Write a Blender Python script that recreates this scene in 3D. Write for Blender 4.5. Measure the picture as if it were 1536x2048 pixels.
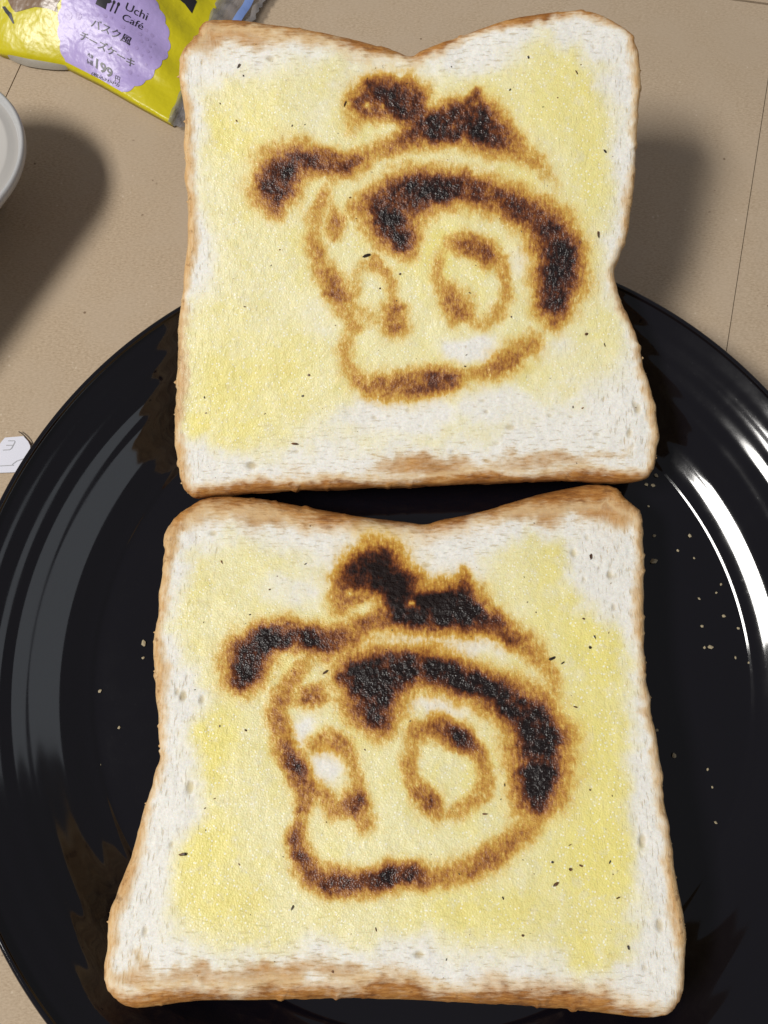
import bpy, bmesh, math, random
import numpy as np
from mathutils import Vector, Matrix

for o in list(bpy.data.objects):
    bpy.data.objects.remove(o, do_unlink=True)
scene = bpy.context.scene
C = scene.collection

# ------------------------------------------------------------------ camera
cam_d = bpy.data.cameras.new('camera')
cam = bpy.data.objects.new('camera', cam_d); C.objects.link(cam)
cam.location = (-0.0109, -0.02057, 0.25456)
cam.rotation_euler = (math.radians(15), 0, 0)
cam_d.sensor_fit = 'HORIZONTAL'; cam_d.sensor_width = 36.0
cam_d.lens = 36.0 * 1700 / 1536
cam_d.clip_start = 0.005; cam_d.clip_end = 50
scene.camera = cam

# ------------------------------------------------------------------ light: an indoor ceiling lamp from the left, an added pale fill panel at the right, a dim room
world = bpy.data.worlds.new('World'); scene.world = world; world.use_nodes = True
bgn = world.node_tree.nodes['Background']
bgn.inputs[0].default_value = (0.93, 0.93, 1.0, 1); bgn.inputs[1].default_value = 0.19

def lamp(name, loc, target, power, sx, sy=None, color=(1, 1, 1), shape='DISK'):
    d = bpy.data.lights.new(name, 'AREA'); d.shape = shape; d.size = sx
    if sy: d.size_y = sy
    d.energy = power; d.color = color
    o = bpy.data.objects.new(name, d); C.objects.link(o); o.location = loc
    o.rotation_euler = (Vector(target) - Vector(loc)).to_track_quat('-Z', 'Y').to_euler()
    return o
lamp('ceiling_lamp', (-0.87, -0.19, 1.27), (0, 0.05, 0), 23.8, 0.50, 0.23, color=(1.0, 0.975, 0.925), shape='RECTANGLE')
lamp('reflection_fill', (0.95, -0.14, 0.62), (0, 0.0, 0), 1.15, 0.95, 0.40, color=(0.86, 0.93, 1.0), shape='RECTANGLE')  # added panel: fill, and grey reflections on the plate's left wall

vs = scene.view_settings
vs.view_transform = 'Standard'; vs.look = 'None'; vs.exposure = 0.0; vs.gamma = 1.0
vs.use_curve_mapping = False
scene.cycles.max_bounces = 8
scene.cycles.transparent_max_bounces = 16

# ------------------------------------------------------------------ helpers
def tag(o, label=None, cat=None, group=None, kind=None):
    if label: o['label'] = label
    if cat: o['category'] = cat
    if group: o['group'] = group
    if kind: o['kind'] = kind
    return o

def mesh_obj(name, verts, faces, mat, parent=None, smooth=True):
    me = bpy.data.meshes.new(name)
    me.from_pydata([tuple(v) for v in verts], [], [tuple(f) for f in faces])
    me.update()
    if smooth: me.polygons.foreach_set('use_smooth', [True] * len(me.polygons))
    if mat: me.materials.append(mat)
    o = bpy.data.objects.new(name, me); C.objects.link(o)
    if parent: o.parent = parent
    return o

def np_mesh(name, V, quads, tris, mat, parent=None):
    me = bpy.data.meshes.new(name)
    nq, nt = len(quads), len(tris)
    me.vertices.add(len(V)); me.vertices.foreach_set('co', np.asarray(V, np.float32).ravel())
    idx = np.concatenate([np.asarray(quads, np.int32).ravel(), np.asarray(tris, np.int32).ravel()]) if nt else np.asarray(quads, np.int32).ravel()
    me.loops.add(len(idx)); me.loops.foreach_set('vertex_index', idx.astype(np.int32))
    me.polygons.add(nq + nt)
    st = np.concatenate([np.arange(nq) * 4, nq * 4 + np.arange(nt) * 3]).astype(np.int32)
    me.polygons.foreach_set('loop_start', st)
    me.update(calc_edges=True); me.validate()
    me.polygons.foreach_set('use_smooth', np.ones(len(me.polygons), bool))
    me.materials.append(mat)
    o = bpy.data.objects.new(name, me); C.objects.link(o)
    if parent: o.parent = parent
    return o

def attr(o, name, vals):
    a = o.data.attributes.new(name, 'FLOAT', 'POINT')
    a.data.foreach_set('value', np.asarray(vals, np.float32))

def empty(name, loc, rot=(0, 0, 0)):
    o = bpy.data.objects.new(name, None); C.objects.link(o)
    o.empty_display_size = 0.01; o.location = loc; o.rotation_euler = rot
    return o

_rs = np.random.RandomState(7)
_lat = _rs.rand(4, 256, 256)
def vnoise(x, y, k=0):
    xi = np.floor(x).astype(int); yi = np.floor(y).astype(int)
    fx = x - xi; fy = y - yi
    fx = fx * fx * (3 - 2 * fx); fy = fy * fy * (3 - 2 * fy)
    L = _lat[k % 4]
    a = L[xi & 255, yi & 255]; b = L[(xi + 1) & 255, yi & 255]
    c = L[xi & 255, (yi + 1) & 255]; d = L[(xi + 1) & 255, (yi + 1) & 255]
    return (a * (1 - fx) + b * fx) * (1 - fy) + (c * (1 - fx) + d * fx) * fy
def fbm(x, y, k=0, oct=4):
    s = 0; w = 0.5
    for i in range(oct):
        s = s + w * vnoise(x * 2 ** i + 17.3 * i, y * 2 ** i + 9.1 * i, k + i); w *= 0.5
    return s / (1 - 0.5 ** oct)
def sstep(a, b, x):
    t = np.clip((x - a) / (b - a), 0, 1); return t * t * (3 - 2 * t)

# node helper
class NT:
    def __init__(s, name):
        s.m = bpy.data.materials.new(name); s.m.use_nodes = True
        s.t = s.m.node_tree; s.b = s.t.nodes['Principled BSDF']; s.out = s.t.nodes['Material Output']
    def n(s, typ, **kw):
        nd = s.t.nodes.new(typ)
        for k, v in kw.items(): setattr(nd, k, v)
        return nd
    def put(s, sock, v):
        if hasattr(v, 'is_output') or isinstance(v, bpy.types.NodeSocket): s.t.links.new(v, sock)
        else: sock.default_value = v
    def val(s, a): return s.attr(a)
    def attr(s, name):
        nd = s.n('ShaderNodeAttribute', attribute_name=name); return nd.outputs['Fac']
    def co(s): return s.n('ShaderNodeTexCoord').outputs['Object']
    def mapping(s, co, scale=(1, 1, 1), rot=(0, 0, 0)):
        nd = s.n('ShaderNodeMapping'); s.put(nd.inputs[0], co)
        nd.inputs['Scale'].default_value = scale; nd.inputs['Rotation'].default_value = rot; return nd.outputs[0]
    def noise(s, co, scale, detail=3, rough=0.5, dist=0.0):
        nd = s.n('ShaderNodeTexNoise'); s.put(nd.inputs['Vector'], co)
        nd.inputs['Scale'].default_value = scale; nd.inputs['Detail'].default_value = detail
        nd.inputs['Roughness'].default_value = rough; nd.inputs['Distortion'].default_value = dist
        return nd.outputs['Fac']
    def voro(s, co, scale, out='Distance', feature='F1', rand=1.0):
        nd = s.n('ShaderNodeTexVoronoi', feature=feature); s.put(nd.inputs['Vector'], co)
        nd.inputs['Scale'].default_value = scale; nd.inputs['Randomness'].default_value = rand
        return nd.outputs[out]
    def math(s, op, a, b=0.0, c=None, clamp=False):
        nd = s.n('ShaderNodeMath', operation=op); nd.use_clamp = clamp
        s.put(nd.inputs[0], a); s.put(nd.inputs[1], b)
        if c is not None: s.put(nd.inputs[2], c)
        return nd.outputs[0]
    def maprange(s, v, a, b, c=0.0, d=1.0):
        nd = s.n('ShaderNodeMapRange'); nd.interpolation_type = 'SMOOTHSTEP'
        s.put(nd.inputs[0], v)
        for i, x in enumerate((a, b, c, d)): nd.inputs[i + 1].default_value = x
        return nd.outputs[0]
    def mix(s, f, a, b, blend='MIX'):
        nd = s.n('ShaderNodeMix', data_type='RGBA', blend_type=blend)
        s.put(nd.inputs[0], f)
        for sock, v in ((nd.inputs[6], a), (nd.inputs[7], b)):
            s.put(sock, (*v, 1) if isinstance(v, tuple) and len(v) == 3 else v)
        return nd.outputs[2]
    def ramp(s, f, stops):
        nd = s.n('ShaderNodeValToRGB'); s.put(nd.inputs[0], f)
        e = nd.color_ramp.elements
        while len(e) < len(stops): e.new(0.5)
        for el, (p, c) in zip(e, stops): el.position = p; el.color = (*c, 1)
        return nd.outputs[0]
    def bump(s, h, strength, dist, normal=None):
        nd = s.n('ShaderNodeBump'); s.put(nd.inputs['Height'], h)
        nd.inputs['Strength'].default_value = strength; nd.inputs['Distance'].default_value = dist
        if normal is not None: s.put(nd.inputs['Normal'], normal)
        return nd.outputs[0]
    def set(s, **kw):
        for k, v in kw.items():
            s.put(s.b.inputs[k.replace('_', ' ')], (*v, 1) if isinstance(v, tuple) and len(v) == 3 and 'Radius' not in k else v)
        return s.m

def simple(name, col, rough=0.5, **kw):
    return NT(name).set(Base_Color=col, Roughness=rough, **kw)

# ------------------------------------------------------------------ materials
def mat_cardboard():
    t = NT('cardboard'); co = t.co()
    fib = t.noise(t.mapping(co, (1, 2.2, 1), (0, 0, 0.2)), 900, 4, 0.65)
    soft = t.noise(co, 55, 4, 0.6)
    blot = t.noise(co, 14, 2, 0.5)
    col = t.ramp(fib, [(0.28, (0.32, 0.236, 0.155)), (0.5, (0.435, 0.335, 0.232)), (0.72, (0.53, 0.42, 0.30))])
    col = t.mix(t.math('MULTIPLY', t.maprange(soft, 0.35, 0.7), 0.6), col, (0.455, 0.36, 0.262))
    col = t.mix(t.math('MULTIPLY', t.maprange(blot, 0.4, 0.7), 0.35), col, (0.39, 0.30, 0.205))
    sp = t.voro(co, 210, rand=1.0)
    pick = t.noise(co, 95, 1)
    spk = t.math('MULTIPLY', t.maprange(sp, 0.13, 0.07), t.maprange(pick, 0.6, 0.66))
    col = t.mix(t.math('MULTIPLY', spk, 0.75), col, (0.12, 0.07, 0.035))
    sp2 = t.voro(co, 330); 
    spk2 = t.math('MULTIPLY', t.maprange(sp2, 0.15, 0.08), t.maprange(pick, 0.42, 0.36))
    col = t.mix(t.math('MULTIPLY', spk2, 0.6), col, (0.60, 0.50, 0.38))
    nb = t.bump(t.math('ADD', fib, t.math('MULTIPLY', soft, 1.5)), 0.25, 0.0003)
    return t.set(Base_Color=col, Roughness=0.82, Normal=nb, Specular_IOR_Level=0.25)
M_card = mat_cardboard()
M_under = simple('cardboard_core', (0.16, 0.10, 0.055), 0.9)

def mat_plate():
    t = NT('black_glaze'); co = t.co()
    sm = t.noise(co, 40, 4, 0.6)
    dust = t.noise(co, 700, 3, 0.7)
    r = t.math('ADD', t.maprange(sm, 0.35, 0.75, 0.055, 0.115), t.maprange(dust, 0.6, 0.8, 0.0, 0.06))
    nb = t.bump(t.noise(co, 45, 1), 0.012, 0.0006)
    return t.set(Base_Color=(0.0035, 0.003, 0.005), Roughness=r, Normal=nb, Specular_IOR_Level=0.5)
M_plate = mat_plate()

def crust_cols(t, co):
    f = t.noise(co, 420, 5, 0.65); g = t.noise(co, 90, 3)
    fv = t.noise(t.mapping(co, (900, 170, 700)), 1.0, 4, 0.7); fh = t.noise(t.mapping(co, (170, 900, 700)), 1.0, 4, 0.7)
    mx = t.n('ShaderNodeMix', data_type='FLOAT'); t.put(mx.inputs[0], t.maprange(t.attr('bake'), 0.3, 0.7)); t.put(mx.inputs[2], fv); t.put(mx.inputs[3], fh)
    f = t.math('ADD', t.math('MULTIPLY', mx.outputs[0], 0.75), t.math('MULTIPLY', f, 0.25))
    c = t.ramp(t.math('ADD', t.math('MULTIPLY', f, 0.6), t.math('MULTIPLY', g, 0.4)),
               [(0.36, (0.17, 0.058, 0.013)), (0.46, (0.33, 0.132, 0.030)), (0.55, (0.47, 0.22, 0.06)), (0.66, (0.62, 0.37, 0.15))])
    pale = t.ramp(f, [(0.3, (0.50, 0.285, 0.115)), (0.5, (0.62, 0.40, 0.19)), (0.7, (0.72, 0.54, 0.31))])
    bk = t.math('ADD', t.attr('bake'), t.math('MULTIPLY', t.math('SUBTRACT', g, 0.5), 0.8))
    return t.mix(t.maprange(bk, 0.15, 0.85), pale, c), f

def mat_crumb():
    t = NT('bread_crumb_face'); co = t.co()
    heat, but, rich, brn, cru, vert, pore = [t.attr(a) for a in ('scorch', 'butter', 'rich', 'brown', 'crust', 'vert', 'pore')]
    fine = t.noise(co, 1500, 4, 0.65)
    sv = t.noise(t.mapping(co, (1500, 330, 400)), 1.0, 4, 0.6)
    sh = t.noise(t.mapping(co, (330, 1500, 400)), 1.0, 4, 0.6)
    mixs = t.n('ShaderNodeMix', data_type='FLOAT'); t.put(mixs.inputs[0], vert); t.put(mixs.inputs[2], sh); t.put(mixs.inputs[3], sv)
    st = mixs.outputs[0]
    holes = t.maprange(st, 0.56, 0.70)
    white = t.mix(t.maprange(fine, 0.3, 0.7), (0.745, 0.72, 0.655), (0.85, 0.83, 0.775))
    white = t.mix(t.math('MULTIPLY', holes, 0.7), white, (0.58, 0.51, 0.38))
    white = t.mix(t.math('MULTIPLY', pore, 0.9), white, (0.50, 0.415, 0.26))
    # butter: thin greasy yellow layer of grains
    cell = t.voro(co, 1500, 'Color')
    sepc = t.n('ShaderNodeSeparateColor'); t.put(sepc.inputs[0], cell)
    gr = sepc.outputs[0]
    low = t.noise(co, 75, 5, 0.62)
    midn = t.noise(co, 260, 4, 0.6)
    y0 = t.mix(rich, (0.83, 0.765, 0.42), (0.83, 0.715, 0.14))
    y0 = t.mix(t.math('MULTIPLY', t.maprange(low, 0.45, 0.66), 0.55), y0, (0.79, 0.685, 0.185))
    y0 = t.mix(t.math('MULTIPLY', t.maprange(midn, 0.52, 0.66), 0.4), y0, (0.80, 0.755, 0.55))
    y0 = t.mix(t.math('MULTIPLY', t.math('MULTIPLY', t.maprange(low, 0.60, 0.72), rich), 0.5), y0, (0.70, 0.46, 0.05))
    y0 = t.mix(t.maprange(gr, 0.55, 1.0, 0.0, 0.25), y0, (0.74, 0.61, 0.18))
    gvn = t.n('ShaderNodeTexVoronoi'); t.put(gvn.inputs['Vector'], t.mapping(co, (1, 1, 0))); gvn.inputs['Scale'].default_value = 1150
    gs = t.n('ShaderNodeSeparateColor'); t.put(gs.inputs[0], gvn.outputs['Color'])
    grain_sparkle = t.math('MULTIPLY', t.maprange(gvn.outputs['Distance'], 0.36, 0.16), t.maprange(gs.outputs[2], 0.45, 0.8))
    y0 = t.mix(t.math('MULTIPLY', grain_sparkle, 0.8), y0, (0.96, 0.94, 0.80))  # pale grains, their sparkle put into the base colour
    bf = t.math('ADD', but, t.math('MULTIPLY', t.math('SUBTRACT', midn, 0.5), 0.75))
    bf = t.math('MULTIPLY', t.maprange(bf, 0.08, 0.92), 0.95)
    col = t.mix(bf, white, y0)
    # toasted rim
    cc, cf = crust_cols(t, co)
    bw = t.math('ADD', brn, t.math('ADD', t.math('MULTIPLY', t.math('SUBTRACT', midn, 0.5), 0.6), t.math('MULTIPLY', t.math('SUBTRACT', st, 0.5), 0.9)))
    col = t.mix(t.math('MULTIPLY', t.maprange(bw, 0.05, 0.6), 0.5), col, (0.62, 0.43, 0.17))
    col = t.mix(t.math('MULTIPLY', t.maprange(bw, 0.25, 1.1), 0.9), col, t.mix(0.6, (0.53, 0.265, 0.06), cc))
    col = t.mix(t.math('MULTIPLY', t.maprange(cru, 0.0, 0.5), 0.35), col, (0.74, 0.60, 0.38))
    cw = t.math('ADD', cru, t.math('MULTIPLY', t.math('SUBTRACT', st, 0.5), 0.8))
    col = t.mix(t.math('MULTIPLY', t.maprange(cw, 0.05, 0.6), 0.55), col, (0.66, 0.46, 0.235))
    col = t.mix(t.maprange(cw, 0.40, 1.0), col, cc)
    mot = t.noise(t.mapping(co, (1, 1, 0.6)), 330, 5, 0.7)
    col = t.mix(t.math('MULTIPLY', t.math('MULTIPLY', t.maprange(mot, 0.54, 0.66), t.maprange(cru, 0.55, 1.0)), 0.55), col, (0.17, 0.07, 0.025))
    # scorch
    hn = t.noise(co, 780, 5, 0.72, 0.4)
    hairs = t.noise(t.mapping(co, (1500, 420, 400)), 1.0, 3, 0.6)
    hh = t.math('ADD', t.math('MULTIPLY', t.math('SUBTRACT', hn, 0.5), 0.72), t.math('MULTIPLY', t.math('SUBTRACT', hairs, 0.5), 0.6))
    amp = t.maprange(heat, 0.01, 0.40)
    h2 = t.math('ADD', heat, t.math('MULTIPLY', hh, amp), clamp=True)
    sc = t.ramp(h2, [(0.0, (0.78, 0.63, 0.21)), (0.13, (0.70, 0.47, 0.10)), (0.28, (0.53, 0.27, 0.045)), (0.44, (0.34, 0.13, 0.022)), (0.60, (0.16, 0.043, 0.010)), (0.80, (0.050, 0.0135, 0.007)), (0.98, (0.009, 0.004, 0.0036))])
    col = t.mix(t.maprange(h2, 0.02, 0.22), col, sc)
    rough = t.math('SUBTRACT', 0.72, t.math('MULTIPLY', bf, 0.34))
    rough = t.math('SUBTRACT', rough, t.math('MULTIPLY', t.maprange(heat, 0.4, 0.9), 0.12), clamp=True)
    spec = t.math('ADD', 0.16, t.math('MULTIPLY', bf, 0.2))
    gv = t.voro(co, 2100, 'Distance')
    gl = t.math('MULTIPLY', gv, t.math('MAXIMUM', t.math('MULTIPLY', bf, 0.5), t.math('MULTIPLY', t.maprange(heat, 0.15, 0.6), 0.75)))
    h = t.math('SUBTRACT', t.math('ADD', t.math('MULTIPLY', fine, 0.55), gl), t.math('MULTIPLY', holes, 0.65))
    h = t.math('ADD', h, t.math('MULTIPLY', t.math('MULTIPLY', st, cru), 1.6))
    nb = t.bump(h, 0.5, 0.0004)
    gw = t.math('MAXIMUM', bf, t.maprange(heat, 0.1, 0.6))
    fac = t.voro(co, 2600, 'Color', rand=1.0)
    sf = t.n('ShaderNodeSeparateColor'); t.put(sf.inputs[0], fac)
    nc = t.bump(t.math('ADD', t.voro(co, 2300, 'Distance'), t.math('MULTIPLY', sf.outputs[1], 0.6)), 1.0, 0.0008)
    return t.set(Base_Color=col, Roughness=rough, Specular_IOR_Level=spec, Normal=nb, Coat_Weight=t.math('MULTIPLY', gw, t.math('SUBTRACT', 0.85, t.math('MULTIPLY', t.maprange(heat, 0.35, 0.75), 0.66))), Coat_Roughness=0.10, Coat_Normal=nc,
                 Subsurface_Weight=0.12, Subsurface_Radius=(0.0022, 0.0015, 0.0009), Subsurface_Scale=1.0)
M_crumb = mat_crumb()

def mat_crust():
    t = NT('bread_crust'); co = t.co(); c, f = crust_cols(t, co)
    return t.set(Base_Color=c, Roughness=0.75, Specular_IOR_Level=0.2, Normal=t.bump(f, 0.8, 0.0006))
M_crust = mat_crust()
def mat_char():
    t = NT('char'); n = t.noise(t.co(), 130, 2)
    return t.set(Base_Color=t.ramp(n, [(0.42, (0.012, 0.007, 0.005)), (0.60, (0.16, 0.06, 0.015))]), Roughness=0.5)
M_char = mat_char()
M_bit = simple('loose_crumb', (0.36, 0.30, 0.19), 0.75)

# ------------------------------------------------------------------ setting: cardboard
def clip_poly(poly, p, q, keep_left, gap):
    # keep the part of poly on one side of the line p->q, pulled back by gap
    p = Vector(p); q = Vector(q); d = (q - p).normalized(); nrm = Vector((-d.y, d.x)) * (1 if keep_left else -1)
    f = lambda v: (Vector(v) - p).dot(nrm) - gap
    out = []
    for i in range(len(poly)):
        a, b = poly[i], poly[(i + 1) % len(poly)]; fa, fb = f(a), f(b)
        if fa >= 0: out.append(a)
        if (fa >= 0) != (fb >= 0):
            s = fa / (fa - fb); out.append((a[0] + (b[0] - a[0]) * s, a[1] + (b[1] - a[1]) * s))
    return out
def slab(name, poly, ztop, th, mat, parent=None):
    n = len(poly)
    V = [(x, y, ztop) for x, y in poly] + [(x, y, ztop - th) for x, y in poly]
    F = [tuple(range(n)), tuple(range(2 * n - 1, n - 1, -1))] + [(i, n + i, n + (i + 1) % n, (i + 1) % n) for i in range(n)]
    o = mesh_obj(name, V, F, mat, parent, smooth=False)
    bm = bmesh.new(); bm.from_mesh(o.data); bmesh.ops.recalc_face_normals(bm, faces=bm.faces); bm.to_mesh(o.data); bm.free()
    return o
ground = slab('cardboard_sheet', [(-1.2, -1.2), (1.2, -1.2), (1.2, 1.2), (-1.2, 1.2)], -0.0032, 0.004, M_under)
tag(ground, kind='structure')
SQ = [(-1.19, -1.19), (1.19, -1.19), (1.19, 1.19), (-1.19, 1.19)]
RL = ((0.1249, 0.1996), (0.1015, 0.1042)); TL = ((0.1189, 0.2436), (0.1308, 0.2416)); LL = ((-0.1423, 0.2136), (-0.1458, 0.2007))
g = 0.00016
main = clip_poly(SQ, *RL, False, g); main = clip_poly(main, *LL, True, g); main = clip_poly(main, *TL, False, g * 2)
right = clip_poly(clip_poly(SQ, *RL, True, g), *TL, False, g * 2)
left = clip_poly(clip_poly(SQ, *LL, False, g), *TL, False, g * 2)
top = clip_poly(SQ, *TL, True, g * 2)
for poly, z in ((main, 0.0), (right, -0.00015), (left, 0.0001), (top, 0.0003)):
    slab('cardboard_panel', poly, z, 0.003, M_card, ground)

# ------------------------------------------------------------------ plate
def lathe(profile, seg=256):
    V = []; F = []
    for r, z in profile:
        for k in range(seg):
            a = 2 * math.pi * k / seg; V.append((r * math.cos(a), r * math.sin(a), z))
    for i in range(len(profile) - 1):
        for k in range(seg):
            k2 = (k + 1) % seg; F.append((i * seg + k, i * seg + k2, (i + 1) * seg + k2, (i + 1) * seg + k))
    return V, F
def spl(pts, n):
    # smooth curve through the points (Catmull-Rom)
    P = [Vector(p) for p in pts]; P = [2 * P[0] - P[1]] + P + [2 * P[-1] - P[-2]]; out = []
    for i in range(1, len(P) - 2):
        for j in range(n):
            t = j / n
            out.append(0.5 * ((2 * P[i]) + (-P[i - 1] + P[i + 1]) * t + (2 * P[i - 1] - 5 * P[i] + 4 * P[i + 1] - P[i + 2]) * t * t + (-P[i - 1] + 3 * P[i] - 3 * P[i + 1] + P[i + 2]) * t ** 3))
    out.append(P[-2]); return [tuple(v) for v in out]
inner = [(0.0003, 0.0060), (0.02, 0.0060), (0.05, 0.0060), (0.080, 0.0060), (0.0915, 0.0060)]
SL = [(0.0915, 0), (0.0935, 4), (0.0946, 33), (0.0958, 20), (0.0972, 27), (0.0992, 31.5), (0.1010, 30), (0.1035, 41), (0.1070, 44), (0.1220, 45), (0.1240, 40)]
wl = []; zz = 0.0060; rr_ = 0.0915
def slope_at(r): return float(np.interp(r, [p[0] for p in SL], [p[1] for p in SL])) + 3.2 * math.sin((r - 0.1012) / 0.0044 * 2 * math.pi) * float(sstep(0.1045, 0.1085, r)) * float(sstep(0.1240, 0.1225, r))
while rr_ < 0.1240:
    wl.append((rr_, zz)); zz += math.tan(math.radians(slope_at(rr_ + 0.00012))) * 0.00025; rr_ += 0.00025
k_ = (0.0278 - 0.0060) / (zz - 0.0060)
wl = [(r, 0.0060 + (z - 0.0060) * (1 + (k_ - 1) * sstep(0.103, 0.124, r))) for r, z in wl]
rimc = [(0.1240 + 0.0011 * math.sin(a), 0.0280 - 0.0002 + 0.0012 * math.cos(a)) for a in [math.radians(x) for x in range(-30, 150, 12)]]
outer = [(0.1243, 0.0262), (0.119, 0.0205), (0.112, 0.0132), (0.104, 0.0070), (0.095, 0.0038), (0.080, 0.0032), (0.079, 0.0002), (0.074, 0.0002), (0.073, 0.003), (0.0003, 0.003)]
V, F = lathe(inner[:-1] + wl + rimc + outer)
plate = mesh_obj('plate', V, F, M_plate)
tag(plate, 'round glossy black plate with faint concentric rings under both toasts', 'plate')

# ------------------------------------------------------------------ toast
def seg_heat(X, Y, chains):
    H = np.zeros_like(X)
    for ch in chains:
        for (x0, y0, r0, i0), (x1, y1, r1, i1) in zip(ch[:-1], ch[1:]):
            m = 3.2 * max(r0, r1)
            sel = (X > min(x0, x1) - m) & (X < max(x0, x1) + m) & (Y > min(y0, y1) - m) & (Y < max(y0, y1) + m)
            if not sel.any(): continue
            x, y = X[sel], Y[sel]
            dx, dy = x1 - x0, y1 - y0; L2 = dx * dx + dy * dy + 1e-9
            t = np.clip(((x - x0) * dx + (y - y0) * dy) / L2, 0, 1)
            d = np.hypot(x - x0 - t * dx, y - y0 - t * dy)
            r = r0 + t * (r1 - r0); I = i0 + t * (i1 - i0)
            lo = np.clip((0.8 - I) / 0.4, 0, 1)
            q = d / (r * (1.06 + 0.36 * lo))
            J = (1.10 - 0.12 * lo) * I ** 1.5
            H[sel] = np.maximum(H[sel], J * (0.95 / (1 + q ** (3.3 - 0.9 * lo)) + 0.05 * np.exp(-(q / 2.2) ** 2)))
    return H
def in_poly(X, Y, poly):
    ins = np.zeros(X.shape, bool); n = len(poly)
    for i in range(n):
        (x0, y0), (x1, y1) = poly[i], poly[(i + 1) % n]
        c = ((y0 > Y) != (y1 > Y)) & (X < (x1 - x0) * (Y - y0) / (y1 - y0 + 1e-12) + x0)
        ins ^= c
    return ins
def poly_dist(X, Y, poly):
    D = np.full(X.shape, 1e9); n = len(poly)
    for i in range(n):
        (x0, y0), (x1, y1) = poly[i], poly[(i + 1) % n]
        dx, dy = x1 - x0, y1 - y0
        t = np.clip(((X - x0) * dx + (Y - y0) * dy) / (dx * dx + dy * dy + 1e-9), 0, 1)
        D = np.minimum(D, np.hypot(X - x0 - t * dx, Y - y0 - t * dy))
    return D
def blobs(X, Y, L):
    B = np.zeros_like(X)
    for x, y, rx, ry, a in L:
        q = ((X - x) / rx) ** 2 + ((Y - y) / ry) ** 2
        B = np.maximum(B, a / (1 + (q / 1.1) ** 2))
    return B

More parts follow.
